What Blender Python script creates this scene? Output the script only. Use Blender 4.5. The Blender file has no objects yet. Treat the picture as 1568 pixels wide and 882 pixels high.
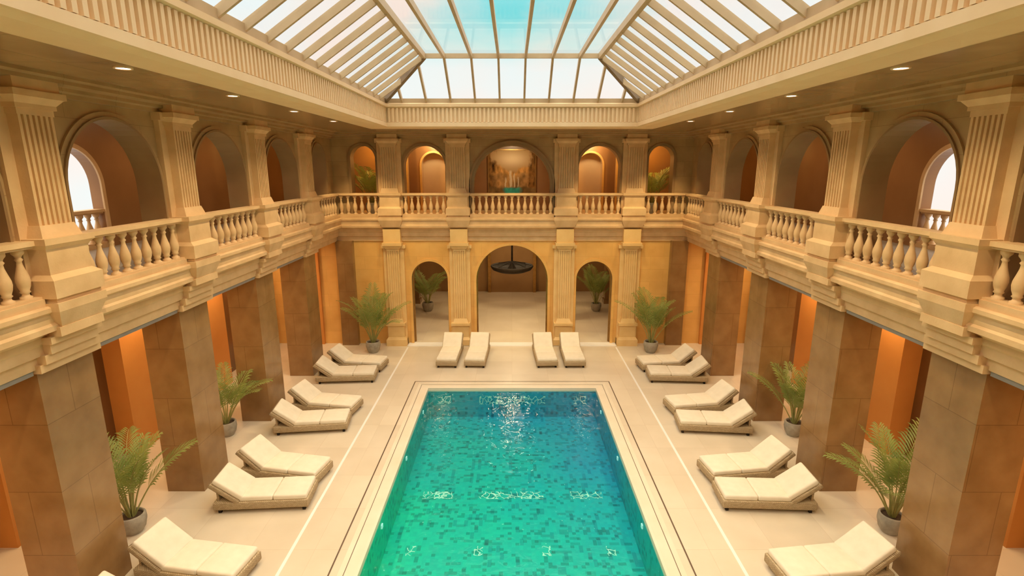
import bpy, bmesh, math, random
from mathutils import Vector, Matrix
random.seed(7)
sc = bpy.context.scene
col = sc.collection
sc.view_settings.view_transform = 'Standard'

# ------------------------------------------------------------------ constants
XW, YB, YF = 8.0, 24.2, -6.2        # gallery wall planes
XO = 11.5                           # outer walls
SP = 3.91
PY = [20.73 - SP*i for i in range(7)]   # side pier positions
CAMH = 8.25

# ------------------------------------------------------------------ materials
def nn(nt, t, loc=(0, 0)):
    n = nt.nodes.new(t); n.location = loc; return n

def newmat(name):
    m = bpy.data.materials.new(name); m.use_nodes = True
    nt = m.node_tree
    b = nt.nodes['Principled BSDF']
    return m, nt, b

def mix(nt, fac, a, b, mode='MIX'):
    n = nt.nodes.new('ShaderNodeMix'); n.data_type = 'RGBA'; n.blend_type = mode
    for sock, v in ((n.inputs[0], fac), (n.inputs[6], a), (n.inputs[7], b)):
        if hasattr(v, 'is_linked'):
            nt.links.new(v, sock)
        elif isinstance(v, (int, float)):
            sock.default_value = v
        else:
            sock.default_value = (v[0], v[1], v[2], 1)
    return n.outputs[2]

def pmat(name, c1, c2, scale=1.5, rough=.6, bump=0.0, tile=None, vert=True, joint=.75, spec=.4, detail=5, coat=0, bscale=None, metal=0, jsize=.006):
    m, nt, b = newmat(name)
    tc = nn(nt, 'ShaderNodeTexCoord')
    no = nn(nt, 'ShaderNodeTexNoise'); no.inputs['Scale'].default_value = scale
    no.inputs['Detail'].default_value = detail
    nt.links.new(tc.outputs['Object'], no.inputs['Vector'])
    rp = nn(nt, 'ShaderNodeValToRGB')
    rp.color_ramp.elements[0].position = .3; rp.color_ramp.elements[1].position = .7
    nt.links.new(no.outputs['Fac'], rp.inputs['Fac'])
    rp.color_ramp.elements[0].color = (*c1, 1); rp.color_ramp.elements[1].color = (*c2, 1)
    out = rp.outputs['Color']
    if tile:
        sep = nn(nt, 'ShaderNodeSeparateXYZ'); nt.links.new(tc.outputs['Object'], sep.inputs[0])
        cmb = nn(nt, 'ShaderNodeCombineXYZ')
        if vert:
            ad = nn(nt, 'ShaderNodeMath'); ad.operation = 'ADD'
            nt.links.new(sep.outputs[0], ad.inputs[0]); nt.links.new(sep.outputs[1], ad.inputs[1])
            nt.links.new(ad.outputs[0], cmb.inputs[0]); nt.links.new(sep.outputs[2], cmb.inputs[1])
        else:
            nt.links.new(sep.outputs[0], cmb.inputs[0]); nt.links.new(sep.outputs[1], cmb.inputs[1])
        br = nn(nt, 'ShaderNodeTexBrick'); br.offset = .0 if not vert else .5
        br.inputs['Scale'].default_value = 1
        br.inputs['Brick Width'].default_value = tile[0]; br.inputs['Row Height'].default_value = tile[1]
        br.inputs['Mortar Size'].default_value = jsize; br.inputs['Mortar Smooth'].default_value = .1
        br.inputs['Color1'].default_value = (1, 1, 1, 1); br.inputs['Color2'].default_value = (.92, .91, .90, 1)
        br.inputs['Mortar'].default_value = (joint, joint*.95, joint*.9, 1)
        nt.links.new(cmb.outputs[0], br.inputs['Vector'])
        out = mix(nt, 1.0, out, br.outputs['Color'], 'MULTIPLY')
    nt.links.new(out, b.inputs['Base Color'])
    b.inputs['Roughness'].default_value = rough
    b.inputs['Metallic'].default_value = metal
    b.inputs['Specular IOR Level'].default_value = spec
    b.inputs['Coat Weight'].default_value = coat
    b.inputs['Coat Roughness'].default_value = .12
    if bump > 0:
        n2 = nn(nt, 'ShaderNodeTexNoise'); n2.inputs['Scale'].default_value = bscale or scale*12
        n2.inputs['Detail'].default_value = 4
        nt.links.new(tc.outputs['Object'], n2.inputs['Vector'])
        bp = nn(nt, 'ShaderNodeBump'); bp.inputs['Strength'].default_value = bump
        bp.inputs['Distance'].default_value = .02
        nt.links.new(n2.outputs['Fac'], bp.inputs['Height'])
        nt.links.new(bp.outputs[0], b.inputs['Normal'])
    return m

M_stone = pmat('cream_stone', (.66, .435, .22), (.79, .55, .30), 2.2, .55, .15)
M_wallp = pmat('golden_stone', (.76, .51, .21), (.86, .61, .28), 1.8, .5, .1)
M_wall = pmat('golden_plaster', (.76, .43, .12), (.86, .52, .165), 1.4, .5, .1, tile=(1.2, .6), joint=.84)
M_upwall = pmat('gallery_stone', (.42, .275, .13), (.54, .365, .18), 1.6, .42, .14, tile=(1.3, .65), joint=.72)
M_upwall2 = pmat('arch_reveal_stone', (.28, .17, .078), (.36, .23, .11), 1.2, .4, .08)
M_brown = pmat('brown_marble', (.26, .14, .05), (.35, .20, .08), 1.6, .22, .03, tile=(1.3, 1.3), joint=.65, coat=.3, detail=4)
M_lobby = pmat('lobby_marble', (.32, .175, .068), (.38, .22, .09), 1.0, .3, .03, detail=3)
M_orange = pmat('orange_plaster', (.63, .255, .055), (.70, .31, .075), .8, .6, .06)
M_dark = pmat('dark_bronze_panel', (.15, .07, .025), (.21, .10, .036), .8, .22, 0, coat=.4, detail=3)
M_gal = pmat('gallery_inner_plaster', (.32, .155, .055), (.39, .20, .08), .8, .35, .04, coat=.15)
M_peach = pmat('peach_niche', (.74, .52, .28), (.82, .60, .34), 1, .6)
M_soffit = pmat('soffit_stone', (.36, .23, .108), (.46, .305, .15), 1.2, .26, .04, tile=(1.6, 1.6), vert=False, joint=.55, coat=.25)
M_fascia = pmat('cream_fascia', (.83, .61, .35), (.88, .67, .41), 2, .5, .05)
M_floor = pmat('limestone_floor', (.73, .63, .475), (.80, .70, .545), .9, .34, .03, tile=(1.45, 1.45), vert=False, joint=.84, jsize=.005)
M_white = pmat('white_strip', (.9, .88, .82), (.94, .92, .87), 2, .4)
M_slot = pmat('slot_dark', (.12, .08, .05), (.16, .1, .06), 4, .5)
M_coping = pmat('coping_stone', (.77, .67, .50), (.84, .74, .58), 1.2, .4, .04)
M_bar = pmat('skylight_bar', (.46, .34, .20), (.54, .41, .25), 2, .45)
M_darkbar = pmat('skylight_ring_bar', (.16, .11, .06), (.22, .15, .08), 2, .4)
M_track = pmat('grey_track', (.27, .25, .23), (.32, .30, .27), 3, .5)
M_brass = pmat('aged_brass', (.35, .19, .05), (.45, .26, .08), 6, .3, metal=.7)
M_iron = pmat('dark_iron', (.018, .013, .009), (.035, .024, .016), 6, .65, spec=.2)
M_cush = pmat('cream_fabric', (.84, .76, .60), (.90, .82, .66), 5, .9, .25, bscale=160, spec=.15)
M_pot = pmat('grey_concrete_pot', (.30, .27, .21), (.42, .38, .30), 7, .7, .3)
M_soil = pmat('soil', (.05, .03, .015), (.09, .055, .03), 20, .95, .5)
M_stem = pmat('palm_stem', (.26, .27, .08), (.38, .35, .12), 6, .6)
M_galfloor = pmat('gallery_floor_tile', (.45, .42, .38), (.55, .52, .47), 1, .35, tile=(.8, .8), vert=False)

def leafmat():
    m, nt, b = newmat('palm_leaf')
    tc = nn(nt, 'ShaderNodeTexCoord')
    no = nn(nt, 'ShaderNodeTexNoise'); no.inputs['Scale'].default_value = 3
    nt.links.new(tc.outputs['Object'], no.inputs['Vector'])
    c = mix(nt, no.outputs['Fac'], (.10, .21, .035), (.46, .48, .14))
    nt.links.new(c, b.inputs['Base Color'])
    b.inputs['Roughness'].default_value = .5
    tr = nn(nt, 'ShaderNodeBsdfTranslucent'); nt.links.new(c, tr.inputs[0])
    ms = nn(nt, 'ShaderNodeMixShader'); ms.inputs[0].default_value = .3
    nt.links.new(b.outputs[0], ms.inputs[1]); nt.links.new(tr.outputs[0], ms.inputs[2])
    nt.links.new(ms.outputs[0], nt.nodes['Material Output'].inputs[0])
    return m
M_leaf = leafmat()

def wickermat():
    m, nt, b = newmat('woven_rattan')
    tc = nn(nt, 'ShaderNodeTexCoord')
    sep = nn(nt, 'ShaderNodeSeparateXYZ'); nt.links.new(tc.outputs['Object'], sep.inputs[0])
    ad = nn(nt, 'ShaderNodeMath'); ad.operation = 'ADD'
    nt.links.new(sep.outputs[0], ad.inputs[0]); nt.links.new(sep.outputs[1], ad.inputs[1])
    cmb = nn(nt, 'ShaderNodeCombineXYZ')
    nt.links.new(ad.outputs[0], cmb.inputs[0]); nt.links.new(sep.outputs[2], cmb.inputs[1])
    br = nn(nt, 'ShaderNodeTexBrick'); br.inputs['Scale'].default_value = 1
    br.inputs['Brick Width'].default_value = .05; br.inputs['Row Height'].default_value = .022
    br.inputs['Mortar Size'].default_value = .003
    br.inputs['Color1'].default_value = (.48, .36, .20, 1); br.inputs['Color2'].default_value = (.62, .49, .30, 1)
    br.inputs['Mortar'].default_value = (.20, .13, .07, 1)
    nt.links.new(cmb.outputs[0], br.inputs['Vector'])
    nt.links.new(br.outputs['Color'], b.inputs['Base Color'])
    bp = nn(nt, 'ShaderNodeBump'); bp.inputs['Strength'].default_value = .6; bp.inputs['Distance'].default_value = .01
    nt.links.new(br.outputs['Fac'], bp.inputs['Height']); bp.invert = True
    nt.links.new(bp.outputs[0], b.inputs['Normal'])
    b.inputs['Roughness'].default_value = .7
    return m
M_wick = wickermat()

def mosaicmat():
    m, nt, b = newmat('pool_mosaic')
    tc = nn(nt, 'ShaderNodeTexCoord')
    L = nt.links
    def cells(sx, sy, off):
        mp = nn(nt, 'ShaderNodeMapping'); mp.inputs['Scale'].default_value = (sx, sy, sx)
        mp.inputs['Location'].default_value = (off, off*1.7, off*.3)
        L.new(tc.outputs['Object'], mp.inputs[0])
        fl = nn(nt, 'ShaderNodeVectorMath'); fl.operation = 'FLOOR'; L.new(mp.outputs[0], fl.inputs[0])
        wn = nn(nt, 'ShaderNodeTexWhiteNoise'); L.new(fl.outputs[0], wn.inputs[0])
        return wn.outputs['Value']
    a = cells(10, 10, .13); c = cells(4, 10, 3.0); d = cells(10, 4, 7.0); q = cells(10, 10, 11.13)
    no = nn(nt, 'ShaderNodeTexNoise'); no.inputs['Scale'].default_value = .35; no.inputs['Detail'].default_value = 2
    L.new(tc.outputs['Object'], no.inputs['Vector'])
    sep = nn(nt, 'ShaderNodeSeparateXYZ'); L.new(tc.outputs['Object'], sep.inputs[0])
    f1 = nn(nt, 'ShaderNodeMath'); f1.operation = 'MULTIPLY_ADD'; L.new(sep.outputs[1], f1.inputs[0])
    f1.inputs[1].default_value = .07; f1.inputs[2].default_value = -.70
    f2 = nn(nt, 'ShaderNodeMath'); f2.operation = 'MULTIPLY_ADD'; L.new(sep.outputs[0], f2.inputs[0])
    f2.inputs[1].default_value = .08; L.new(f1.outputs[0], f2.inputs[2])
    f3 = nn(nt, 'ShaderNodeMath'); f3.operation = 'MULTIPLY_ADD'; L.new(no.outputs['Fac'], f3.inputs[0])
    f3.inputs[1].default_value = .6; L.new(f2.outputs[0], f3.inputs[2]); f3.use_clamp = True
    base = mix(nt, f3.outputs[0], (.0, .64, .36), (.005, .37, .54))  # light gradient, green near left to blue far right, painted into tile colour
    def thr(v, t):
        n = nn(nt, 'ShaderNodeMath'); n.operation = 'GREATER_THAN'; L.new(v, n.inputs[0]); n.inputs[1].default_value = t
        return n.outputs[0]
    k1 = mix(nt, thr(a, .87), (1, 1, 1), (.52, .66, .66))
    k2 = mix(nt, thr(c, .90), (1, 1, 1), (.66, .78, .78))
    k3 = mix(nt, thr(d, .91), (1, 1, 1), (.66, .74, .80))
    k4 = mix(nt, q, (.86, .86, .92), (1.0, 1.0, 1.0))
    o = mix(nt, 1, base, k1, 'MULTIPLY'); o = mix(nt, 1, o, k2, 'MULTIPLY'); o = mix(nt, 1, o, k3, 'MULTIPLY'); o = mix(nt, 1, o, k4, 'MULTIPLY')
    L.new(o, b.inputs['Base Color'])
    b.inputs['Roughness'].default_value = .4
    return m
M_mosaic = mosaicmat()

def causticmat():  # bright water reflections and caustics, painted as pale veined patches
    m, nt, b = newmat('painted_caustics'); L = nt.links
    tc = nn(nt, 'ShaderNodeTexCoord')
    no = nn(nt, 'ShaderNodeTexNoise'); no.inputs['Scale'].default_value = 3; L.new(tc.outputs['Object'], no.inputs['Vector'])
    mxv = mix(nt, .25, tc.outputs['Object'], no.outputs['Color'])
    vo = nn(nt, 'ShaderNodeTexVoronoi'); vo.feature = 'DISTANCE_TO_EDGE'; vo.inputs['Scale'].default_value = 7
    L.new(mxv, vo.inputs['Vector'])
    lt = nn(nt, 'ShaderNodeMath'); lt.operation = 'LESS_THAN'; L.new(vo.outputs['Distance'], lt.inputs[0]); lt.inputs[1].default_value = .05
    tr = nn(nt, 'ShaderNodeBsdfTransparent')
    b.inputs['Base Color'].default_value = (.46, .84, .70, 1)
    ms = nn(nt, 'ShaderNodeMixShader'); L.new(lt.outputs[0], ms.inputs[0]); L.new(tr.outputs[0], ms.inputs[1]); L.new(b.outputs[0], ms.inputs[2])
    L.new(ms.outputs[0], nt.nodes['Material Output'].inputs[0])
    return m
M_caustic = causticmat()

def watermat():
    m, nt, b = newmat('pool_water'); L = nt.links
    nt.nodes.remove(b)
    tr = nn(nt, 'ShaderNodeBsdfTransparent'); tr.inputs[0].default_value = (.86, 1, .99, 1)
    gl = nn(nt, 'ShaderNodeBsdfGlossy'); gl.inputs['Roughness'].default_value = .05
    tc = nn(nt, 'ShaderNodeTexCoord')
    no = nn(nt, 'ShaderNodeTexNoise'); no.inputs['Scale'].default_value = 3.2; no.inputs['Detail'].default_value = 3
    no.inputs['Distortion'].default_value = .8
    L.new(tc.outputs['Object'], no.inputs['Vector'])
    bp = nn(nt, 'ShaderNodeBump'); bp.inputs['Strength'].default_value = .35; bp.inputs['Distance'].default_value = .1
    L.new(no.outputs['Fac'], bp.inputs['Height'])
    L.new(bp.outputs[0], gl.inputs['Normal'])
    fr = nn(nt, 'ShaderNodeFresnel'); fr.inputs[0].default_value = 1.22
    L.new(bp.outputs[0], fr.inputs['Normal'])
    ms = nn(nt, 'ShaderNodeMixShader')
    L.new(fr.outputs[0], ms.inputs[0]); L.new(tr.outputs[0], ms.inputs[1]); L.new(gl.outputs[0], ms.inputs[2])
    L.new(ms.outputs[0], nt.nodes['Material Output'].inputs[0])
    return m
M_water = watermat()

def glassmat():
    m, nt, b = newmat('skylight_glass'); L = nt.links
    nt.nodes.remove(b)
    tr = nn(nt, 'ShaderNodeBsdfTransparent'); tr.inputs[0].default_value = (.97, .98, .98, 1)
    gl = nn(nt, 'ShaderNodeBsdfGlossy'); gl.inputs['Roughness'].default_value = .02
    lw = nn(nt, 'ShaderNodeLayerWeight'); lw.inputs[0].default_value = .5
    pw = nn(nt, 'ShaderNodeMath'); pw.operation = 'POWER'; L.new(lw.outputs['Facing'], pw.inputs[0]); pw.inputs[1].default_value = 5
    mu = nn(nt, 'ShaderNodeMath'); mu.operation = 'MULTIPLY'; L.new(pw.outputs[0], mu.inputs[0]); mu.inputs[1].default_value = .6
    ms = nn(nt, 'ShaderNodeMixShader')
    L.new(mu.outputs[0], ms.inputs[0]); L.new(tr.outputs[0], ms.inputs[1]); L.new(gl.outputs[0], ms.inputs[2])
    L.new(ms.outputs[0], nt.nodes['Material Output'].inputs[0])
    return m
M_glass = glassmat()

def emis(name, c, s):
    m, nt, b = newmat(name)
    b.inputs['Base Color'].default_value = (*c, 1)
    b.inputs['Emission Color'].default_value = (*c, 1); b.inputs['Emission Strength'].default_value = s
    return m
M_lamp = emis('lamp_glow', (1, .93, .8), 8)
M_lens = emis('pool_lamp_lens', (.6, .9, .85), .3)

# ------------------------------------------------------------------ mesh builder
class MB:
    def __init__(s, T=None):
        s.v = []; s.f = []; s.m = []; s.s = []; s.T = T
    def add(s, vs, fs, mi=0, sm=False):
        o = len(s.v)
        s.v += [s.T(*p) if s.T else tuple(p) for p in vs]
        s.f += [tuple(o+i for i in f) for f in fs]; s.m += [mi]*len(fs); s.s += [sm]*len(fs)
    def fr(s, a, b, mi=0):
        vs = [(a[0], a[2], a[4]), (a[1], a[2], a[4]), (a[1], a[3], a[4]), (a[0], a[3], a[4]),
              (b[0], b[2], b[4]), (b[1], b[2], b[4]), (b[1], b[3], b[4]), (b[0], b[3], b[4])]
        s.add(vs, [(0, 3, 2, 1), (4, 5, 6, 7), (0, 1, 5, 4), (1, 2, 6, 5), (2, 3, 7, 6), (3, 0, 4, 7)], mi)
    def box(s, x0, x1, y0, y1, z0, z1, mi=0):
        s.fr((x0, x1, y0, y1, z0), (x0, x1, y0, y1, z1), mi)
    def lathe(s, cx, cy, prof, n=12, mi=0, z0=0, cap=True):
        vs = []
        for r, z in prof:
            for i in range(n):
                a = 2*math.pi*i/n
                vs.append((cx+r*math.cos(a), cy+r*math.sin(a), z0+z))
        fs = []
        for j in range(len(prof)-1):
            for i in range(n):
                k = (i+1) % n
                fs.append((j*n+i, j*n+k, (j+1)*n+k, (j+1)*n+i))
        s.add(vs, fs, mi, True)
        if cap:
            s.add([vs[i] for i in range(n)], [tuple(range(n))[::-1]], mi)
            s.add([vs[(len(prof)-1)*n+i] for i in range(n)], [tuple(range(n))], mi)
    def rbox(s, sx, sy, sz, M, bev=.03, seg=3, mi=0):
        bm = bmesh.new(); bmesh.ops.create_cube(bm, size=1)
        for v in bm.verts: v.co = Vector((v.co.x*sx, v.co.y*sy, v.co.z*sz))
        bmesh.ops.bevel(bm, geom=bm.edges[:], offset=bev, segments=seg, affect='EDGES', profile=.5)
        bm.verts.index_update()
        vs = [tuple(M @ v.co) for v in bm.verts]
        fs = [tuple(v.index for v in f.verts) for f in bm.faces]
        bm.free(); s.add(vs, fs, mi, True)
    def beam(s, p, q, w, h, mi=0):
        p = Vector(p); q = Vector(q); d = (q-p).normalized()
        side = d.cross(Vector((0, 0, 1)))
        if side.length < 1e-4: side = Vector((1, 0, 0))
        side.normalize(); up = side.cross(d).normalized()
        vs = []
        for c in (p, q):
            for a, b in ((-1, -1), (1, -1), (1, 1), (-1, 1)):
                vs.append(tuple(c+side*(a*w/2)+up*(b*h/2)))
        s.add(vs, [(0, 1, 2, 3), (7, 6, 5, 4), (0, 4, 5, 1), (1, 5, 6, 2), (2, 6, 7, 3), (3, 7, 4, 0)], mi)
    def mesh(s, name, mats, recalc=True):
        me = bpy.data.meshes.new(name)
        me.from_pydata(s.v, [], s.f)
        for m in mats: me.materials.append(m)
        me.polygons.foreach_set('material_index', s.m)
        me.polygons.foreach_set('use_smooth', s.s)
        if recalc:
            bm = bmesh.new(); bm.from_mesh(me)
            bmesh.ops.recalc_face_normals(bm, faces=bm.faces[:]); bm.to_mesh(me); bm.free()
        me.update()
        return me
    def obj(s, name, mats, recalc=True):
        return put(s.mesh(name, mats, recalc), name)

def put(me, name, loc=(0, 0, 0), rz=0, scale=1):
    o = bpy.data.objects.new(name, me); o.location = loc; o.rotation_euler = (0, 0, rz)
    o.scale = (scale,)*3 if isinstance(scale, (int, float)) else scale
    col.objects.link(o); return o

TL = lambda s, d, z: (-XW+d, s, z)
TR = lambda s, d, z: (XW-d, s, z)
TB = lambda s, d, z: (s, YB-d, z)
TF = lambda s, d, z: (s, YF+d, z)

def archwall(mb, s0, s1, z0, z1, c, r, zs, d0, d1, mi=0, mj=None, n=24, back=True):
    mj = mi if mj is None else mj
    arc = [(c-r*math.cos(math.pi*i/n), zs+r*math.sin(math.pi*i/n)) for i in range(n+1)]
    for d in ((d1, d0) if back else (d1,)):
        mb.add([(s0, d, z0), (c-r, d, z0), (c-r, d, z1), (s0, d, z1)], [(0, 1, 2, 3)], mi)
        mb.add([(c+r, d, z0), (s1, d, z0), (s1, d, z1), (c+r, d, z1)], [(0, 1, 2, 3)], mi)
        for i in range(n):
            a, b = arc[i], arc[i+1]
            mb.add([(a[0], d, a[1]), (b[0], d, b[1]), (b[0], d, z1), (a[0], d, z1)], [(0, 1, 2, 3)], mi)
    path = [(c-r, z0)]+arc+[(c+r, z0)]
    for i in range(len(path)-1):
        a, b = path[i], path[i+1]
        mb.add([(a[0], d0, a[1]), (b[0], d0, b[1]), (b[0], d1, b[1]), (a[0], d1, a[1])], [(0, 1, 2, 3)], mj, True)

def archivolt(mb, c, r, zs, zb, d0, w, p, mi=0, n=24):
    inn = [(c-r, zb)]+[(c-r*math.cos(math.pi*i/n), zs+r*math.sin(math.pi*i/n)) for i in range(n+1)]+[(c+r, zb)]
    R = r+w
    out = [(c-R, zb)]+[(c-R*math.cos(math.pi*i/n), zs+R*math.sin(math.pi*i/n)) for i in range(n+1)]+[(c+R, zb)]
    for i in range(len(inn)-1):
        a, b, e, f = inn[i], inn[i+1], out[i], out[i+1]
        mb.add([(a[0], d0+p, a[1]), (b[0], d0+p, b[1]), (f[0], d0+p, f[1]), (e[0], d0+p, e[1])], [(0, 1, 2, 3)], mi)
        mb.add([(a[0], d0, a[1]), (b[0], d0, b[1]), (b[0], d0+p, b[1]), (a[0], d0+p, a[1])], [(0, 1, 2, 3)], mi)
        mb.add([(e[0], d0, e[1]), (f[0], d0, f[1]), (f[0], d0+p, f[1]), (e[0], d0+p, e[1])], [(0, 1, 2, 3)], mi)

def ring4(mb, prof, mi=0):
    vs = []
    for X, b, f, z in prof:
        vs += [(-X, f, z), (X, f, z), (X, b, z), (-X, b, z)]
    fs = []
    for j in range(len(prof)-1):
        for i in range(4):
            k = (i+1) % 4
            fs.append((j*4+i, j*4+k, (j+1)*4+k, (j+1)*4+i))
    mb.add(vs, fs, mi)
def dring(mb, prof, mi=0):
    ring4(mb, [(XW-d, YB-d, YF+d, z) for d, z in prof], mi)

# ------------------------------------------------------------------ floor & pool
PX, PB, PF, PD = 3.2, 18.95, 0.0, -1.2
mb = MB()
L0 = 36.5
def frame_quads(mb, X, b, f, x, yb, yf, z, mi=0):
    vs = [(-X, f, z), (X, f, z), (X, b, z), (-X, b, z), (-x, yf, z), (x, yf, z), (x, yb, z), (-x, yb, z)]
    mb.add(vs, [(0, 1, 5, 4), (1, 2, 6, 5), (2, 3, 7, 6), (3, 0, 4, 7)], mi)
frame_quads(mb, XO+.3, L0, -10.5, PX+.42, PB+.42, PF-.42, 0)
mb.obj('floor', [M_floor])
mb = MB()
ring4(mb, [(PX+.42, PB+.42, PF-.42, 0), (PX+.42, PB+.42, PF-.42, .004), (PX+.06, PB+.06, PF-.06, .004), (PX, PB, PF, -.01), (PX, PB, PF, -.16)], 0)
ring4(mb, [(PX+.62, PB+.62, PF-.62, .004), (PX+.585, PB+.585, PF-.585, .004)], 1)
ring4(mb, [(PX+.30, PB+.30, PF-.30, .008), (PX+.285, PB+.285, PF-.285, .008)], 1)
mb.obj('trim_pool_coping', [M_coping, M_slot])
mb = MB()
ring4(mb, [(PX, PB, PF, -.16), (PX, PB, PF, PD)], 0)
mb.add([(-PX, PF, PD), (PX, PF, PD), (PX, PB, PD), (-PX, PB, PD)], [(0, 1, 2, 3)], 0)
for y in (17.6, 14.5, 11.4, 8.3, 5.2):
    for sx in (-1, 1):
        mb.box(sx*(PX-.01)-.02, sx*(PX-.01)+.02, y-.05, y+.05, -.40, -.30, 1)
for x0, x1 in ((-2.62, -1.72), (-.9, .92), (1.72, 2.65)):  # painted caustic patches on the pool floor
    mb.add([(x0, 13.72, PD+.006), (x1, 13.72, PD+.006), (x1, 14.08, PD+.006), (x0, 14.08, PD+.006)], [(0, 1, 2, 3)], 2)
for x0, x1 in ((-2.85, -2.35), (-1.25, 1.28), (2.35, 2.85)):  # painted caustics on the far pool wall
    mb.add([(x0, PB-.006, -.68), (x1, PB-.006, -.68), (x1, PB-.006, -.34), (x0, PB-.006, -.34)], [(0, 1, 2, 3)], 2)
for x0 in (-2.55, -.85, .87, 2.5):  # smaller painted caustic patches nearer the camera
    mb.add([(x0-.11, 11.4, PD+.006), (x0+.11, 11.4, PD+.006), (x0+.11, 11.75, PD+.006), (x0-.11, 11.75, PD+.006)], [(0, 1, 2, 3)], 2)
mb.obj('swimming_pool', [M_mosaic, M_lens, M_caustic])
mb = MB()
mb.add([(-PX, PF, -.12), (PX, PF, -.12), (PX, PB, -.12), (-PX, PB, -.12)], [(0, 1, 2, 3)], 0)
mb.obj('pool_water', [M_water], recalc=False)
mb = MB()
for sx in (-1, 1):
    mb.box(sx*4.86-.035, sx*4.86+.035, -5, 23.6, 0, .006)
mb.box(-4.9, 4.9, 23.75, 24.25, 0, .03)
mb.obj('trim_floor_strips', [M_white])

# ------------------------------------------------------------------ outer walls
def outer_side(name, T, sgn):
    mb = MB(T)
    dO = -(XO-XW)
    mb.box(-10, 28.2, dO-.3, dO, 0, 5.0, 2)
    for y in [p+SP/2 for p in PY]+[PY[-1]-SP/2]:
        mb.box(y-.75, y+.75, dO, dO+.55, 0, 4.95, 1)
    mb.box(-10, 28.2, dO-.3, dO-.29, 5.0, 6.0, 0)
    wy = 14.1
    mb.box(-10, wy-1.6, dO-.3, dO, 6, 9.8, 3)
    mb.box(wy+1.6, 28.2, dO-.3, dO, 6, 9.8, 3)
    archwall(mb, wy-1.6, wy+1.6, 6, 9.8, wy, 1.0, 7.75, dO-.3, dO, 3)
    archivolt(mb, wy, 1.0, 7.75, 6, dO, .12, .05, 0)
    return mb.obj(name, [M_stone, M_orange, M_dark, M_gal])
outer_side('wall_left', TL, -1)
outer_side('wall_right', TR, 1)

mb = MB(lambda s, d, z: (s, 28.2-d, z))
for c0, c1, c in ((-5.2, -2.6, -4.05), (2.6, 5.2, 4.05)):
    archwall(mb, c0, c1, 5.0, 9.8, c, .62, 8.3, -.5, 0, 0, 1, back=False)
    mb.box(c-.7, c+.7, -.56, -.5, 5.0, 9.2, 1)
    archivolt(mb, c, .62, 8.3, 6.0, 0, .1, .05, 2)
mb.box(-XO, -5.2, -.3, 0, 5.0, 9.8, 0); mb.box(5.2, XO, -.3, 0, 5.0, 9.8, 0)
mb.box(-2.6, 2.6, -.3, 0, 5.0, 9.8, 0)
for x in (-5.6, -2.4, 2.4, 5.6):
    mb.box(x-.25, x+.25, 0, .3, 6.0, 9.7, 2)
mb.obj('wall_gallery_back', [M_gal, M_peach, M_wall])
mb = MB()
mb.box(-XO, XO, 35.0, 35.3, 0, 5.0, 0)
mb.box(-XO-.3, -XO, 28.2, 35.3, 0, 5, 1); mb.box(XO, XO+.3, 28.2, 35.3, 0, 5, 1)
for x in (-6, -2.6, 2.6, 6):
    for y in (28.2, 32.0):
        mb.box(x-.3, x+.3, y-.3, y+.3, 0, 4.6, 1)
        mb.box(x-.36, x+.36, y-.36, y+.36, 0, .25, 1); mb.box(x-.36, x+.36, y-.36, y+.36, 4.45, 4.72, 1)
mb.box(-1.5, 1.5, 34.8, 35.0, 0, 3.2, 2)
for sx in (-1, 1):
    mb.box(sx*1.5-.1, sx*1.5+.1, 34.7, 35.0, 0, 3.3, 3)
mb.obj('wall_lobby', [M_lobby, M_brown, M_lobby, M_brass])
mb = MB()
mb.box(-XO-.3, XO+.3, 24.7, 35.3, 4.72, 4.95)
mb.obj('ceiling_lobby', [M_soffit])
mb = MB(lambda s, d, z: (s, -10+d, z))
mb.box(-XO, XO, -.3, 0, 0, 9.8)
mb.obj('wall_front', [M_orange])

mb = MB()
mb.box(-XO-.3, -XW+.02, -10.3, 28.5, 4.95, 6.0, 0); mb.box(XW-.02, XO+.3, -10.3, 28.5, 4.95, 6.0, 0)
mb.box(-XW, XW, YB+.0, 28.5, 4.95, 6.0, 0); mb.box(-XW, XW, -10.3, YF, 4.95, 6.0, 0)
mb.box(-XO, -XW-.5, -10, 28, 6.0, 6.01, 1); mb.box(XW+.5, XO, -10, 28, 6.0, 6.01, 1)
mb.obj('floor_gallery', [M_stone, M_galfloor])

# ceiling ring ----------------------------------------------------------------
SX, SB, SF = 4.55, 20.15, -2.15
ZS = 9.68
mb = MB()
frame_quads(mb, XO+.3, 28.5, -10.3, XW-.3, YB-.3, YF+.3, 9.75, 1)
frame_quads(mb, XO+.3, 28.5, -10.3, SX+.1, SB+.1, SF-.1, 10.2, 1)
dring(mb, [(-.02, 9.42), (.10, 9.42), (.10, 9.5), (.2, 9.52), (.2, 9.58), (.42, 9.60), (.42, 9.66), (.55, 9.68), (.55, 9.74),
           (.78, 9.74), (.78, 9.70), (.85, 9.68)], 3)
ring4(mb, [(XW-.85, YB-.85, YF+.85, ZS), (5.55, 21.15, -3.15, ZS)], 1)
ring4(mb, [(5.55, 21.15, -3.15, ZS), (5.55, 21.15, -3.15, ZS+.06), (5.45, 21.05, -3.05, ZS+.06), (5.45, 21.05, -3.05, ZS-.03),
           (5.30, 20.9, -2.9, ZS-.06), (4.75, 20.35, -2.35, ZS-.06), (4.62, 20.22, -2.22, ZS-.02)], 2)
mb.obj('ceiling', [M_stone, M_soffit, M_fascia, M_upwall])
mb = MB()
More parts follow.
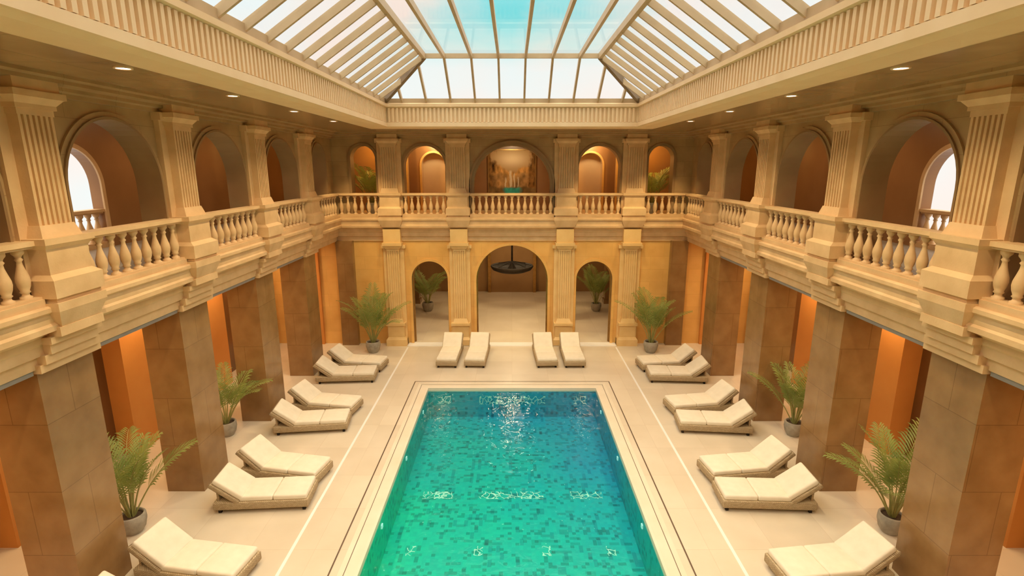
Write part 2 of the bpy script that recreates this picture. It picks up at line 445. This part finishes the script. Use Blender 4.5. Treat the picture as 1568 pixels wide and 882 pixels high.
ring4(mb, [(4.62, 20.22, -2.22, ZS-.02), (SX, SB, SF, ZS-.02), (SX, SB, SF, ZS+.12), (SX+.06, SB+.06, SF-.06, ZS+.14),
           (SX+.06, SB+.06, SF-.06, ZS+.62), (SX, SB, SF, ZS+.64), (SX-.05, SB-.05, SF+.05, ZS+.66), (SX-.05, SB-.05, SF+.05, ZS+.76),
           (SX+.05, SB+.05, SF-.05, ZS+.80), (SX+.08, SB+.08, SF-.08, ZS+.88)], 0)
y = SF+.06
while y < SB-.03:
    for sx in (-1, 1):
        x0, x1 = sorted((sx*SX, sx*(SX+.07)))
        mb.box(x0, x1, y, y+.075, ZS+.13, ZS+.63)
    y += .15
x = -SX+.06
while x < SX-.03:
    mb.box(x, x+.075, SB, SB+.07, ZS+.13, ZS+.63); mb.box(x, x+.075, SF-.07, SF, ZS+.13, ZS+.63)
    x += .15
mb.obj('trim_fluted_fascia', [M_fascia])

# ------------------------------------------------------------------ skylight
GX, GB, GF, GZ = 4.62, 20.25, -2.25, 10.55
TX, TBk, TFr, TZ = 2.87, 18.5, -.5, 11.74
mb = MB()
def slope_pt_side(sx, y):
    t = 1.0
    if y > TBk: t = (GB-y)/(GB-TBk)
    if y < TFr: t = (y-GF)/(TFr-GF)
    return (sx*(GX+(TX-GX)*t), y, GZ+(TZ-GZ)*t)
def slope_pt_end(x, g, tt):
    t = 1.0
    if abs(x) > TX: t = (GX-abs(x))/(GX-TX)
    return (x, g+(tt-g)*t, GZ+(TZ-GZ)*t)
DX = .885
n = 26
for i in range(1, n):
    y = GF+(GB-GF)*i/n
    for sx in (-1, 1):
        mb.beam((sx*GX, y, GZ), slope_pt_side(sx, y), .065, .15, 0)
for k in range(-5, 5):
    x = DX*(k+.5)
    if abs(x) < GX:
        mb.beam((x, GB, GZ), slope_pt_end(x, GB, TBk), .07, .16, 0)
        mb.beam((x, GF, GZ), slope_pt_end(x, GF, TFr), .07, .16, 0)
    if abs(x) < TX:
        mb.beam((x, TBk, TZ), (x, TFr, TZ), .08, .16, 0)
for sx in (-1, 1):
    mb.beam((sx*GX, GB, GZ), (sx*TX, TBk, TZ), .13, .2, 1)
    mb.beam((sx*GX, GF, GZ), (sx*TX, TFr, TZ), .13, .2, 1)
    mb.beam((sx*TX, TBk, TZ), (sx*TX, TFr, TZ), .12, .18, 0)
    mb.beam((sx*GX, GB, GZ), (sx*GX, GF, GZ), .12, .16, 0)
mb.beam((-TX, TBk, TZ), (TX, TBk, TZ), .1, .14, 0); mb.beam((-TX, TFr, TZ), (TX, TFr, TZ), .1, .14, 0)
mb.beam((-GX, GB, GZ), (GX, GB, GZ), .12, .16, 0); mb.beam((-GX, GF, GZ), (GX, GF, GZ), .12, .16, 0)
e = .05
ring4(mb, [(GX, GB, GF, GZ+e), (TX, TBk, TFr, TZ+e)], 2)
mb.add([(-TX, TFr, TZ+e), (TX, TFr, TZ+e), (TX, TBk, TZ+e), (-TX, TBk, TZ+e)], [(0, 1, 2, 3)], 2)
mb.obj('window_skylight', [M_bar, M_darkbar, M_glass], recalc=False)

# ------------------------------------------------------------------ upper arcade walls
def upper_side(name, T):
    mb = MB(T)
    edges = [YB]+[p for p in PY]+[YF]
    for i in range(len(edges)-1):
        hi, lo = edges[i], edges[i+1]
        if i == 0: c, r = 22.45, .78
        elif i == len(edges)-2: c, r = -4.45, .78
        else: c, r = (hi+lo)/2, 1.3
        zs = 9.15-r
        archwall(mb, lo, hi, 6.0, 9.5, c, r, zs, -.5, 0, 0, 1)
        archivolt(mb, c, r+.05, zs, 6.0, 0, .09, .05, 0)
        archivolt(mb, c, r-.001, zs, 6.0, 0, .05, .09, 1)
    mb.obj(name, [M_upwall, M_upwall2])
upper_side('wall_arcade_left', TL)
upper_side('wall_arcade_right', TR)
def upper_end(name, T):
    mb = MB(T)
    segs = [(-8.5, -5.42, -6.6, .55), (-5.42, -2.4, -3.88, .92), (-2.4, 2.4, 0, 1.7), (2.4, 5.42, 3.88, .92), (5.42, 8.5, 6.6, .55)]
    for a, b, c, r in segs:
        zs = 9.13-r
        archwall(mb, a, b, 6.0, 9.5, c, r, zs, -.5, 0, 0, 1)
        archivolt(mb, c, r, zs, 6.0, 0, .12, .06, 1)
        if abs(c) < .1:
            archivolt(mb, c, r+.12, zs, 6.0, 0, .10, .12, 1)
    mb.obj(name, [M_upwall, M_upwall2])
upper_end('wall_arcade_back', TB)
upper_end('wall_arcade_front', TF)

def lower_end(name, T):
    mb = MB(T)
    segs = [(-5.42, -2.4, -3.82, .84, 3.98), (-2.4, 2.4, 0, 1.66, 4.72), (2.4, 5.42, 3.82, .84, 3.98)]
    for a, b, c, r, top in segs:
        archwall(mb, a, b, 0, 5.0, c, r, top-r, -.5, 0, 0, 1)
        archivolt(mb, c, r, top-r, 0, 0, .12, .06, 0)
        archivolt(mb, c, r-.05, top-r, 0, -.35, .06, .1, 2)
    mb.box(-XO, -5.42, -.5, 0, 0, 5.0, 0); mb.box(5.42, XO, -.5, 0, 0, 5.0, 0)
    for sx in (-1, 1):
        a, b = sorted((sx*7.25, sx*8.0)); mb.box(a, b, 0, .3, 0, 4.95, 3)
        a, b = sorted((sx*8.9, sx*9.9)); mb.box(a, b, 0, .15, 0, 4.95, 4)
    mb.obj(name, [M_wall, M_brown, M_brass, M_brown, M_orange])
lower_end('wall_back', TB)
lower_end('wall_front_lower', TF)

mb = MB()
dring(mb, [(-.9, 4.93), (.05, 4.93), (.05, 5.12), (.12, 5.15), (.12, 5.32), (.16, 5.36), (.16, 5.46), (.26, 5.54), (.38, 5.57), (.38, 5.66),
           (.34, 5.70), (.34, 5.86), (.40, 5.90), (.40, 5.97), (.36, 6.0), (-.4, 6.0)], 0)
mb.obj('trim_entablature', [M_stone])

# ------------------------------------------------------------------ pilasters etc
TLc = lambda s, d, z: (s, -d, z)
def place(me, name, side, s, z=0):
    if side == 'L': return put(me, name, (-XW, s, z), math.pi/2)
    if side == 'R': return put(me, name, (XW, s, z), -math.pi/2)
    if side == 'B': return put(me, name, (s, YB, z), 0)
    return put(me, name, (s, YF, z), math.pi)

def pil_upper(hw=.33):
    mb = MB(TLc)
    mb.box(-hw-.2, hw+.2, 0, .12, 6.0, 9.3)
    mb.box(-hw, hw, .12, .26, 7.25, 9.12)
    nf = 6; w = 2*hw/(nf*2+1)
    for i in range(nf+1):
        a = -hw+2*i*w
        mb.box(a, a+w, .26, .30, 7.3, 9.05)
    mb.box(-hw-.02, hw+.02, .12, .31, 9.05, 9.15)
    mb.fr((-hw-.08, hw+.08, .1, .38, 7.1), (-hw-.02, hw+.02, .1, .32, 7.3))
    mb.box(-hw-.06, hw+.06, .1, .34, 9.15, 9.22); mb.fr((-hw-.06, hw+.06, .1, .34, 9.22), (-hw-.14, hw+.14, .1, .42, 9.32))
    mb.box(-hw-.17, hw+.17, .05, .45, 9.32, 9.42); mb.box(-hw-.10, hw+.10, .05, .40, 9.42, 9.62)
    mb.box(-hw-.26, hw+.26, 0, .2, 9.25, 9.42)
    mb.box(-hw-.19, hw+.19, 0, .50, 7.0, 7.1); mb.fr((-hw-.11, hw+.11, 0, .42, 6.92), (-hw-.19, hw+.19, 0, .50, 7.0))
    mb.box(-hw-.11, hw+.11, 0, .42, 6.5, 6.92)
    mb.fr((-hw-.2, hw+.2, 0, .53, 6.42), (-hw-.11, hw+.11, 0, .42, 6.5))
    mb.box(-hw-.2, hw+.2, 0, .53, 6.12, 6.42)
    mb.box(-hw-.15, hw+.15, 0, .48, 6.04, 6.12)
    mb.box(-hw-.2, hw+.2, 0, .53, 5.9, 6.04)
    mb.fr((-hw-.08, hw+.08, 0, .42, 5.6), (-hw-.2, hw+.2, 0, .53, 5.9))
    return mb.mesh('fluted_pilaster', [M_stone])
PU = pil_upper(.33)
for s in PY:
    place(PU, 'fluted_pilaster', 'L', s); place(PU, 'fluted_pilaster', 'R', s)
for s in (-5.42, -2.4, 2.4, 5.42):
    place(PU, 'fluted_pilaster', 'B', s); place(PU, 'fluted_pilaster', 'F', s)

def pil_lower(hw=.27):
    mb = MB(TLc)
    mb.box(-hw-.2, hw+.2, 0, .12, 0, 4.7)
    mb.box(-hw, hw, .12, .24, 1.2, 4.6)
    nf = 5; w = 2*hw/(nf*2+1)
    for i in range(nf+1):
        a = -hw+2*i*w; mb.box(a, a+w, .24, .28, 1.3, 4.5)
    mb.box(-hw-.02, hw+.02, .12, .29, 4.5, 4.6)
    mb.fr((-hw-.06, hw+.06, .1, .34, 4.6), (-hw-.14, hw+.14, .1, .42, 4.75)); mb.box(-hw-.17, hw+.17, 0, .45, 4.75, 4.88)
    mb.box(-hw-.12, hw+.12, 0, .36, 4.88, 5.5)
    mb.box(-hw-.28, hw+.28, 0, .2, 4.6, 4.75)
    mb.fr((-hw-.1, hw+.1, .0, .36, 1.1), (-hw-.02, hw+.02, .1, .28, 1.3))
    mb.box(-hw-.17, hw+.17, 0, .42, .98, 1.1); mb.box(-hw-.11, hw+.11, 0, .36, .42, .98)
    mb.fr((-hw-.2, hw+.2, 0, .45, .3), (-hw-.11, hw+.11, 0, .36, .42)); mb.box(-hw-.2, hw+.2, 0, .45, 0, .3)
    return mb.mesh('fluted_column_pilaster', [M_wallp])
PL = pil_lower()
for s in (-5.42, -2.4, 2.4, 5.42):
    place(PL, 'fluted_pilaster', 'B', s); place(PL, 'fluted_pilaster', 'F', s)

def pillar():
    mb = MB(TLc)
    mb.box(-.6, .6, -.95, 0, 0, 4.93, 0)
    mb.box(-.66, .66, -.2, .14, 4.86, 5.0, 1); mb.box(-.6, .6, -.2, .2, 5.0, 5.16, 1)
    mb.box(-.52, .52, -.1, .25, 5.16, 5.34, 1); mb.box(-.56, .56, -.1, .32, 5.34, 5.46, 1); mb.box(-.48, .48, -.1, .44, 5.46, 5.62, 1)
    return mb.mesh('marble_pillar', [M_brown, M_stone])
PM = pillar()
for s in PY:
    place(PM, 'marble_pillar', 'L', s); place(PM, 'marble_pillar', 'R', s)
mb = MB()
for sx in (-1, 1):
    for i in range(len(PY)-1):
        a, b = sorted((sx*(XW-.02), sx*(XW+.16)))
        mb.box(a, b, PY[i+1]+.68, PY[i]-.68, 4.84, 4.93)
mb.obj('trim_soffit_tracks', [M_track])

# ------------------------------------------------------------------ balustrades
BP = [(.085, 0), (.085, .05), (.055, .065), (.05, .10), (.075, .125), (.06, .15), (.085, .22), (.098, .30), (.092, .37), (.065, .47), (.042, .56),
      (.036, .62), (.058, .65), (.04, .68), (.05, .71), (.078, .745), (.085, .76), (.085, .82)]
def balustrade(L, nb):
    mb = MB(TLc)
    mb.box(-L/2, L/2, .02, .32, 6.0, 6.12); mb.box(-L/2, L/2, .05, .29, 6.12, 6.16)
    mb.box(-L/2, L/2, .05, .29, 6.96, 7.0); mb.box(-L/2, L/2, .01, .33, 7.0, 7.08)
    for i in range(nb):
        s = -L/2+L*(i+.5)/nb
        mb.lathe(s, .17, BP, 16, 0, 6.15, cap=False)
    return mb.mesh('stone_balustrade', [M_stone])
B_side = balustrade(SP-1.04, 9); B_mid = balustrade(4.8-1.04, 13); B_s = balustrade(3.02-1.04, 7); B_c = balustrade(1.85, 6)
B_e = balustrade(2.6, 8)
for i in range(len(PY)-1):
    s = (PY[i]+PY[i+1])/2
    place(B_side, 'stone_balustrade', 'L', s); place(B_side, 'stone_balustrade', 'R', s)
for sd in 'LR':
    place(B_e, 'stone_balustrade', sd, 22.55); place(B_e, 'stone_balustrade', sd, -4.55)
for sd in 'BF':
    place(B_mid, 'stone_balustrade', sd, 0)
    for q in (-1, 1):
        place(B_s, 'stone_balustrade', sd, q*3.91); place(B_c, 'stone_balustrade', sd, q*6.87)
B_w = balustrade(2.0, 7)
put(B_w, 'stone_balustrade', (-XO-.32, 14.1, 0), math.pi/2); put(B_w, 'stone_balustrade', (XO+.32, 14.1, 0), -math.pi/2)

# ------------------------------------------------------------------ downlights
mb = MB()
for sx in (-1, 1):
    for i in range(-3, 4):
        y = 8.43+3.18*i
        mb.lathe(sx*5.78, y, [(.13, 0), (.13, -.02), (.10, -.02)], 20, 0, ZS, cap=False)
        mb.lathe(sx*5.78, y, [(.10, -.012), (.001, -.012)], 20, 1, ZS, cap=False)
mb.obj('recessed_downlights', [M_fascia, M_lamp])

# ------------------------------------------------------------------ sun loungers
def lounger():
    mb = MB()
    Mt = Matrix.Translation
    mb.rbox(2.25, .9, .20, Mt((.10, 0, .20)), .025, 2, 0)
    for x in (-.9, 1.1):
        for y in (-.36, .36):
            mb.box(x-.035, x+.035, y-.035, y+.035, 0, .12, 2)
    mb.rbox(.80, .84, .14, Mt((.79, 0, .365)), .045, 4, 1)
    mb.rbox(.80, .84, .14, Mt((-.015, 0, .365)), .045, 4, 1)
    ang = math.radians(38)
    def back(l0, l1, t0, t1, w, bev, mi):
        c = (l0+l1)/2; t = (t0+t1)/2
        dx, dz = -math.cos(ang), math.sin(ang); nx, nz = math.sin(ang), math.cos(ang)
        pos = Vector((-.42+dx*c+nx*t, 0, .28+dz*c+nz*t))
        Rm = Matrix(((dx, 0, nx, pos.x), (0, 1, 0, 0), (dz, 0, nz, pos.z), (0, 0, 0, 1)))
        mb.rbox(l1-l0, w, t1-t0, Rm, bev, 4 if mi == 1 else 2, mi)
    back(0, .82, -.06, .05, .9, .02, 0)
    back(.0, .80, .05, .19, .84, .045, 1)
    mb.box(-.95, -.90, -.35, .35, .28, .56, 0)
    return mb.mesh('sun_lounger', [M_wick, M_cush, M_iron])
LM = lounger()
rad = math.radians
pairs = [(21.05, -6.5, -8), (19.75, -6.6, 4), (17.1, -6.5, -10), (15.75, -6.5, 7), (13.1, -6.25, -11), (11.87, -6.25, 4), (9.5, -6.6, -9), (8.15, -6.65, 4),
         (5.6, -6.4, -9), (4.3, -6.4, 5)]
for y, x, r in pairs:
    put(LM, 'sun_lounger', (x, y, .004), rad(r))
pairs_r = [(21.05, 6.5, -8), (19.75, 6.6, 4), (17.1, 6.58, -10), (15.7, 6.55, 6), (13.1, 6.42, -9), (11.85, 6.4, 3), (9.4, 6.6, -8), (7.9, 6.75, 4),
         (5.6, 6.4, -9), (4.3, 6.4, 5)]
for y, x, r in pairs_r:
    put(LM, 'sun_lounger', (x, y, .004), rad(180-r*.9))
for x, r in ((-2.7, -2), (-1.5, -3), (1.42, 3), (2.62, 1)):
    put(LM, 'sun_lounger', (x, 22.15, .004), rad(-90+r))

# ------------------------------------------------------------------ palms
def palm(seed, H=2.3, spread=1.15, nfr=15):
    rnd = random.Random(seed)
    mb = MB()
    mb.lathe(0, 0, [(.17, 0), (.25, .12), (.29, .3), (.28, .44), (.25, .47), (.23, .45), (.23, .40)], 20, 0)
    mb.lathe(0, 0, [(.235, .40), (.001, .41)], 16, 1, cap=False)
    for i in range(nfr):
        az = 2*math.pi*i/nfr*2.4+rnd.uniform(-.25, .25)
        el = rad(rnd.uniform(62, 88)); ln = H*rnd.uniform(.75, 1.05)
        p = Vector((.05*math.cos(az), .05*math.sin(az), .38))
        N = 15; pts = [p.copy()]; dirs = []
        bend = rnd.uniform(.35, .95)
        for k in range(N):
            t = k/N
            e2 = el-bend*(t**1.6)*1.5
            d = Vector((math.cos(az)*math.cos(e2), math.sin(az)*math.cos(e2), math.sin(e2)))
            dirs.append(d); p = p+d*ln/N; pts.append(p.copy())
        dirs.append(dirs[-1])
        for k in range(N):
            w = .024*(1-k/N)+.007
            mb.beam(pts[k], pts[k+1], w, w, 3)
        for k in range(5, N+1):
            t = k/N
            for sub in (0, .5):
                if k == N and sub: continue
                c = pts[k].lerp(pts[min(k+1, N)], sub); d = dirs[k]
                side = d.cross(Vector((0, 0, 1)))
                if side.length < .05: side = Vector((-math.sin(az), math.cos(az), 0))
                side.normalize(); up = side.cross(d).normalized()
                ll = ln*.27*math.sin(math.pi*min(1, (.22+t*.72)))**.7*rnd.uniform(.85, 1.1)
                for sg in (-1, 1):
                    ld = (side*sg*.8+d*(.6+.5*t)+up*.18).normalized()
                    wv = d*.042
                    m = c+ld*ll*.45; tip = c+ld*ll+Vector((0, 0, -ll*.22))
                    m2 = c+ld*ll*.75+Vector((0, 0, -ll*.06))
                    mb.add([tuple(c), tuple(m-wv*.6), tuple(m+wv*.6), tuple(m2+wv*.4), tuple(m2-wv*.4), tuple(tip)],
                           [(0, 1, 2), (1, 4, 3, 2), (4, 5, 3)], 2)
    return mb.mesh('potted_palm', [M_pot, M_soil, M_leaf, M_stem], recalc=False)
PA, PBm, PC = palm(1), palm(5, 2.2), palm(9, 2.0, nfr=14)
for me, x, y, r, s in ((PA, -6.3, 22.95, 0, 1.13), (PBm, 6.3, 22.95, 1, 1.13), (PBm, -8.75, 10.75, 2, 1.0), (PA, 8.75, 10.75, 3, 1.0),
                       (PC, -8.95, 15.3, 1, 1.0), (PBm, 8.85, 15.3, 4, 1.0), (PC, -8.9, 3.0, 1, 1), (PC, 8.9, 3.0, 2, 1),
                       (PC, -4.9, 30.0, 2, 1.15), (PBm, 4.9, 30.0, 1, 1.05)):
    put(me, 'potted_palm', (x, y, .0), r, s)
for x, r in ((-6.75, 0), (6.75, 2)):
    put(PC, 'potted_palm', (x, 26.0, 6.0), r, 1.15)

# ------------------------------------------------------------------ painting
def painting():
    W, Hh = 2.4, 2.25; nx, nz = 130, 120
    from mathutils import noise
    def nz2(x, y):
        return noise.fractal(Vector((x, y, 1.3)), 1.0, 2.0, 5)
    def ss(a, b, x):
        t = max(0, min(1, (x-a)/(b-a))); return t*t*(3-2*t)
    vs = []; cs = []
    for j in range(nz+1):
        for i in range(nx+1):
            u = i/nx*2-1; v = j/nz
            vs.append((u*W/2, 0, v*Hh))
            n1 = nz2(u*2.2, v*3); n2 = nz2(u*8+5, v*8); n3 = nz2(u*4+9, v*5)
            c = Vector((.55, .32, .13)).lerp(Vector((.95, .72, .42)), math.exp(-((u/.6)**2+((v-.80)/.16)**2)))
            c = c.lerp(Vector((.58, .29, .08))*(1+n2*.6), ss(.05, -.05, v-(.66+n1*.12-.12*(1-abs(u)))))
            c = c.lerp(Vector((.48, .26, .09))*(1+n3*.8), ss(.04, -.04, v-(.46+n1*.10)))
            c = c.lerp(Vector((.26, .12, .03))*(1+n2*.9), ss(-.10, .10, abs(u)+n3*.22-(.70+.14*v)))
            for xc, wd, top, bot in ((-.06, .045, .54, .16), (.10, .03, .48, .16), (.27, .02, .40, .18), (-.28, .025, .38, .16)):
                k = ss(wd*1.6, wd*.4, abs(u-xc+n2*.03))*ss(bot-.02, bot+.04, v)*ss(top+.03, top-.03, v)
                c = c.lerp(Vector((.88, .74, .50)), k*.75)
            k = ss(.03, -.03, v-(.17+n1*.03))
            c = c.lerp(Vector((.24, .14, .05))*(1+n3*.6), k)
            c = c.lerp(Vector((.06, .40, .32))*(1+n2*.4), k*ss(.08, -.08, abs(u)+n3*.1-.35))
            cs.append((max(0, c.x), max(0, c.y), max(0, c.z), 1))
    fs = [(j*(nx+1)+i, j*(nx+1)+i+1, (j+1)*(nx+1)+i+1, (j+1)*(nx+1)+i) for j in range(nz) for i in range(nx)]
    me = bpy.data.meshes.new('canvas'); me.from_pydata(vs, [], fs)
    ca = me.color_attributes.new('paint', 'FLOAT_COLOR', 'POINT')
    for k, c in enumerate(cs): ca.data[k].color = c
    m, nt, b = newmat('oil_paint'); at = nn(nt, 'ShaderNodeVertexColor'); at.layer_name = 'paint'
    nt.links.new(at.outputs[0], b.inputs['Base Color']); b.inputs['Roughness'].default_value = .8
    b.inputs['Specular IOR Level'].default_value = .1
    me.materials.append(m)
    e = bpy.data.objects.new('landscape_painting', None); col.objects.link(e); e.location = (0, 28.12, 6.80)
    o = put(me, 'canvas'); o.parent = e
    mb = MB(); t = .05
    mb.box(-W/2-t, W/2+t, -.04, .06, -t, 0); mb.box(-W/2-t, W/2+t, -.04, .06, Hh, Hh+t)
    mb.box(-W/2-t, -W/2, -.04, .06, 0, Hh); mb.box(W/2, W/2+t, -.04, .06, 0, Hh)
    f = mb.obj('picture_frame', [M_brass]); f.parent = e
painting()

# ------------------------------------------------------------------ chandelier in lobby
mb = MB()
cx, cy = 0, 29.8
mb.lathe(cx, cy, [(.05, 4.75), (.05, 3.0), (.03, 3.0)], 10, 0)
mb.lathe(cx, cy, [(.2, 4.75), (.2, 4.68), (.05, 4.66)], 16, 0)
mb.lathe(cx, cy, [(1.2, 2.75), (1.22, 2.70), (1.1, 2.52), (.8, 2.40), (.3, 2.36), (.05, 2.34)], 32, 0, cap=False)
mb.lathe(cx, cy, [(1.2, 2.75), (1.08, 2.75), (1.0, 2.62), (.3, 2.5), (.05, 2.9)], 32, 0, cap=False)
for i in range(8):
    a = i*math.pi/4
    mb.beam((cx, cy, 3.0), (cx+1.12*math.cos(a), cy+1.12*math.sin(a), 2.74), .035, .035, 0)
mb.obj('pendant_chandelier', [M_iron])

# ------------------------------------------------------------------ lights
def area(name, loc, size, power, colr, rot=(0, 0, 0), sy=None):
    l = bpy.data.lights.new(name, 'AREA'); l.energy = power; l.size = size; l.color = colr
    if sy: l.shape = 'RECTANGLE'; l.size_y = sy
    o = bpy.data.objects.new(name, l); o.location = loc; o.rotation_euler = rot; col.objects.link(o); return o
def point(name, loc, power, colr, r=.1):
    l = bpy.data.lights.new(name, 'POINT'); l.energy = power; l.shadow_soft_size = r; l.color = colr
    o = bpy.data.objects.new(name, l); o.location = loc; col.objects.link(o); return o
def spot(name, loc, power, colr, ang=110):
    l = bpy.data.lights.new(name, 'SPOT'); l.energy = power; l.shadow_soft_size = .1; l.color = colr; l.spot_size = rad(ang); l.spot_blend = .8
    o = bpy.data.objects.new(name, l); o.location = loc; col.objects.link(o); return o
WARM = (1, .74, .36)
for sx in (-1, 1):
    for i in range(7):
        y = PY[i]+SP/2
        area('corridor_fill', (sx*10.2, y-.2, 4.85), .5, 65, (1, .66, .33))  # unseen fill added under the slab to light the orange piers
        area('gallery_fill', (sx*9.8, y-SP/2, 9.7), .4, 26, (1, .66, .36))  # unseen fill added for warm light in the upper galleries
    for i in range(-3, 4):
        spot('downlight_lamp', (sx*5.78, 8.43+3.18*i, ZS-.05), 340, (1, .78, .46), 140)
for x in (-6.6, 6.6):
    point('corner_lamp', (x, 27.0, 9.2), 110, (1, .55, .13))
for x in (-4.05, 4.05):
    point('niche_lamp', (x, 27.6, 9.3), 60, (1, .75, .42))
    area('lobby_fill', (x, 26.5, 4.68), .6, 35, (1, .66, .32)); area('lobby_fill', (x, 31, 4.68), .6, 35, (1, .66, .32))
area('lobby_fill', (0, 27.0, 4.68), .8, 150, (1, .76, .42)); area('lobby_fill', (0, 32.5, 4.68), .8, 60, (1, .70, .38))  # unseen lobby fills, added; the central ones brighten the floor
spot('painting_fill', (0, 25.6, 9.5), 140, (1, .82, .52), 90).rotation_euler = (rad(55), 0, 0)  # unseen spot added to brighten the painting
for x in (-6.6, -3.9, 0, 3.9, 6.6):
    o = spot('back_wall_spot', (x, 21.6, 9.6), 500, WARM, 70); o.rotation_euler = (rad(24), 0, 0)  # bare warm spots aimed at the back wall

# ------------------------------------------------------------------ world
w = bpy.data.worlds.new('sky'); sc.world = w; w.use_nodes = True
nt = w.node_tree; L = nt.links
bg = nt.nodes['Background']
S = 3.55
def sc3(c, k=1.0): return (c[0]*k/S, c[1]*k/S, c[2]*k/S, 1)
tc = nn(nt, 'ShaderNodeTexCoord')
sep = nn(nt, 'ShaderNodeSeparateXYZ'); L.new(tc.outputs['Generated'], sep.inputs[0])
rp = nn(nt, 'ShaderNodeValToRGB'); cr = rp.color_ramp
cr.elements[0].position = 0; cr.elements[0].color = sc3((1.3, 1.2, 1.0))
cr.elements[1].position = 1; cr.elements[1].color = (1, .90, .75, 1)
for p, c in ((.10, sc3((.98, .95, .90))), (.165, sc3((.88, .96, .94))), (.20, sc3((.50, .92, .91))), (.25, sc3((.18, .82, .86))), (.40, sc3((.5, .92, 1))), (.6, (1, .90, .75, 1))):
    el = cr.elements.new(p); el.color = c
L.new(sep.outputs[2], rp.inputs['Fac'])
mp = nn(nt, 'ShaderNodeMapping'); mp.inputs['Scale'].default_value = (1, 1, 2.2); L.new(tc.outputs['Generated'], mp.inputs[0])
no = nn(nt, 'ShaderNodeTexNoise'); no.inputs['Scale'].default_value = 3.5; no.inputs['Detail'].default_value = 6
L.new(mp.outputs[0], no.inputs['Vector'])
ab = nn(nt, 'ShaderNodeMath'); ab.operation = 'ABSOLUTE'; L.new(sep.outputs[0], ab.inputs[0])
ma = nn(nt, 'ShaderNodeMath'); ma.operation = 'MULTIPLY_ADD'; L.new(ab.outputs[0], ma.inputs[0]); ma.inputs[1].default_value = 1.7
L.new(no.outputs['Fac'], ma.inputs[2])
r2 = nn(nt, 'ShaderNodeMapRange'); r2.inputs['From Min'].default_value = .60; r2.inputs['From Max'].default_value = .92
L.new(ma.outputs[0], r2.inputs['Value'])
n3 = nn(nt, 'ShaderNodeTexNoise'); n3.inputs['Scale'].default_value = 5
L.new(tc.outputs['Generated'], n3.inputs['Vector'])
r4 = nn(nt, 'ShaderNodeMapRange'); r4.inputs['From Min'].default_value = .35; r4.inputs['From Max'].default_value = .62
L.new(n3.outputs['Fac'], r4.inputs['Value'])
cl = mix(nt, r4.outputs[0], sc3((.90, .98, .97))[:3], sc3((1.05, .89, .80))[:3])
r5 = nn(nt, 'ShaderNodeMapRange'); r5.inputs['From Min'].default_value = .6; r5.inputs['From Max'].default_value = .4
L.new(sep.outputs[2], r5.inputs['Value'])
mm = nn(nt, 'ShaderNodeMath'); mm.operation = 'MULTIPLY'; L.new(r2.outputs[0], mm.inputs[0]); L.new(r5.outputs[0], mm.inputs[1])
fin = mix(nt, mm.outputs[0], rp.outputs[0], cl)
L.new(fin, bg.inputs[0]); bg.inputs[1].default_value = S

# ------------------------------------------------------------------ camera
cd = bpy.data.cameras.new('camera'); cam = bpy.data.objects.new('camera', cd); col.objects.link(cam)
cd.sensor_width = 36; cd.lens = 814/1568*36; cd.clip_end = 300
cam.location = (0, 0, CAMH); cam.rotation_euler = (rad(90-12.9), 0, 0)
sc.camera = cam
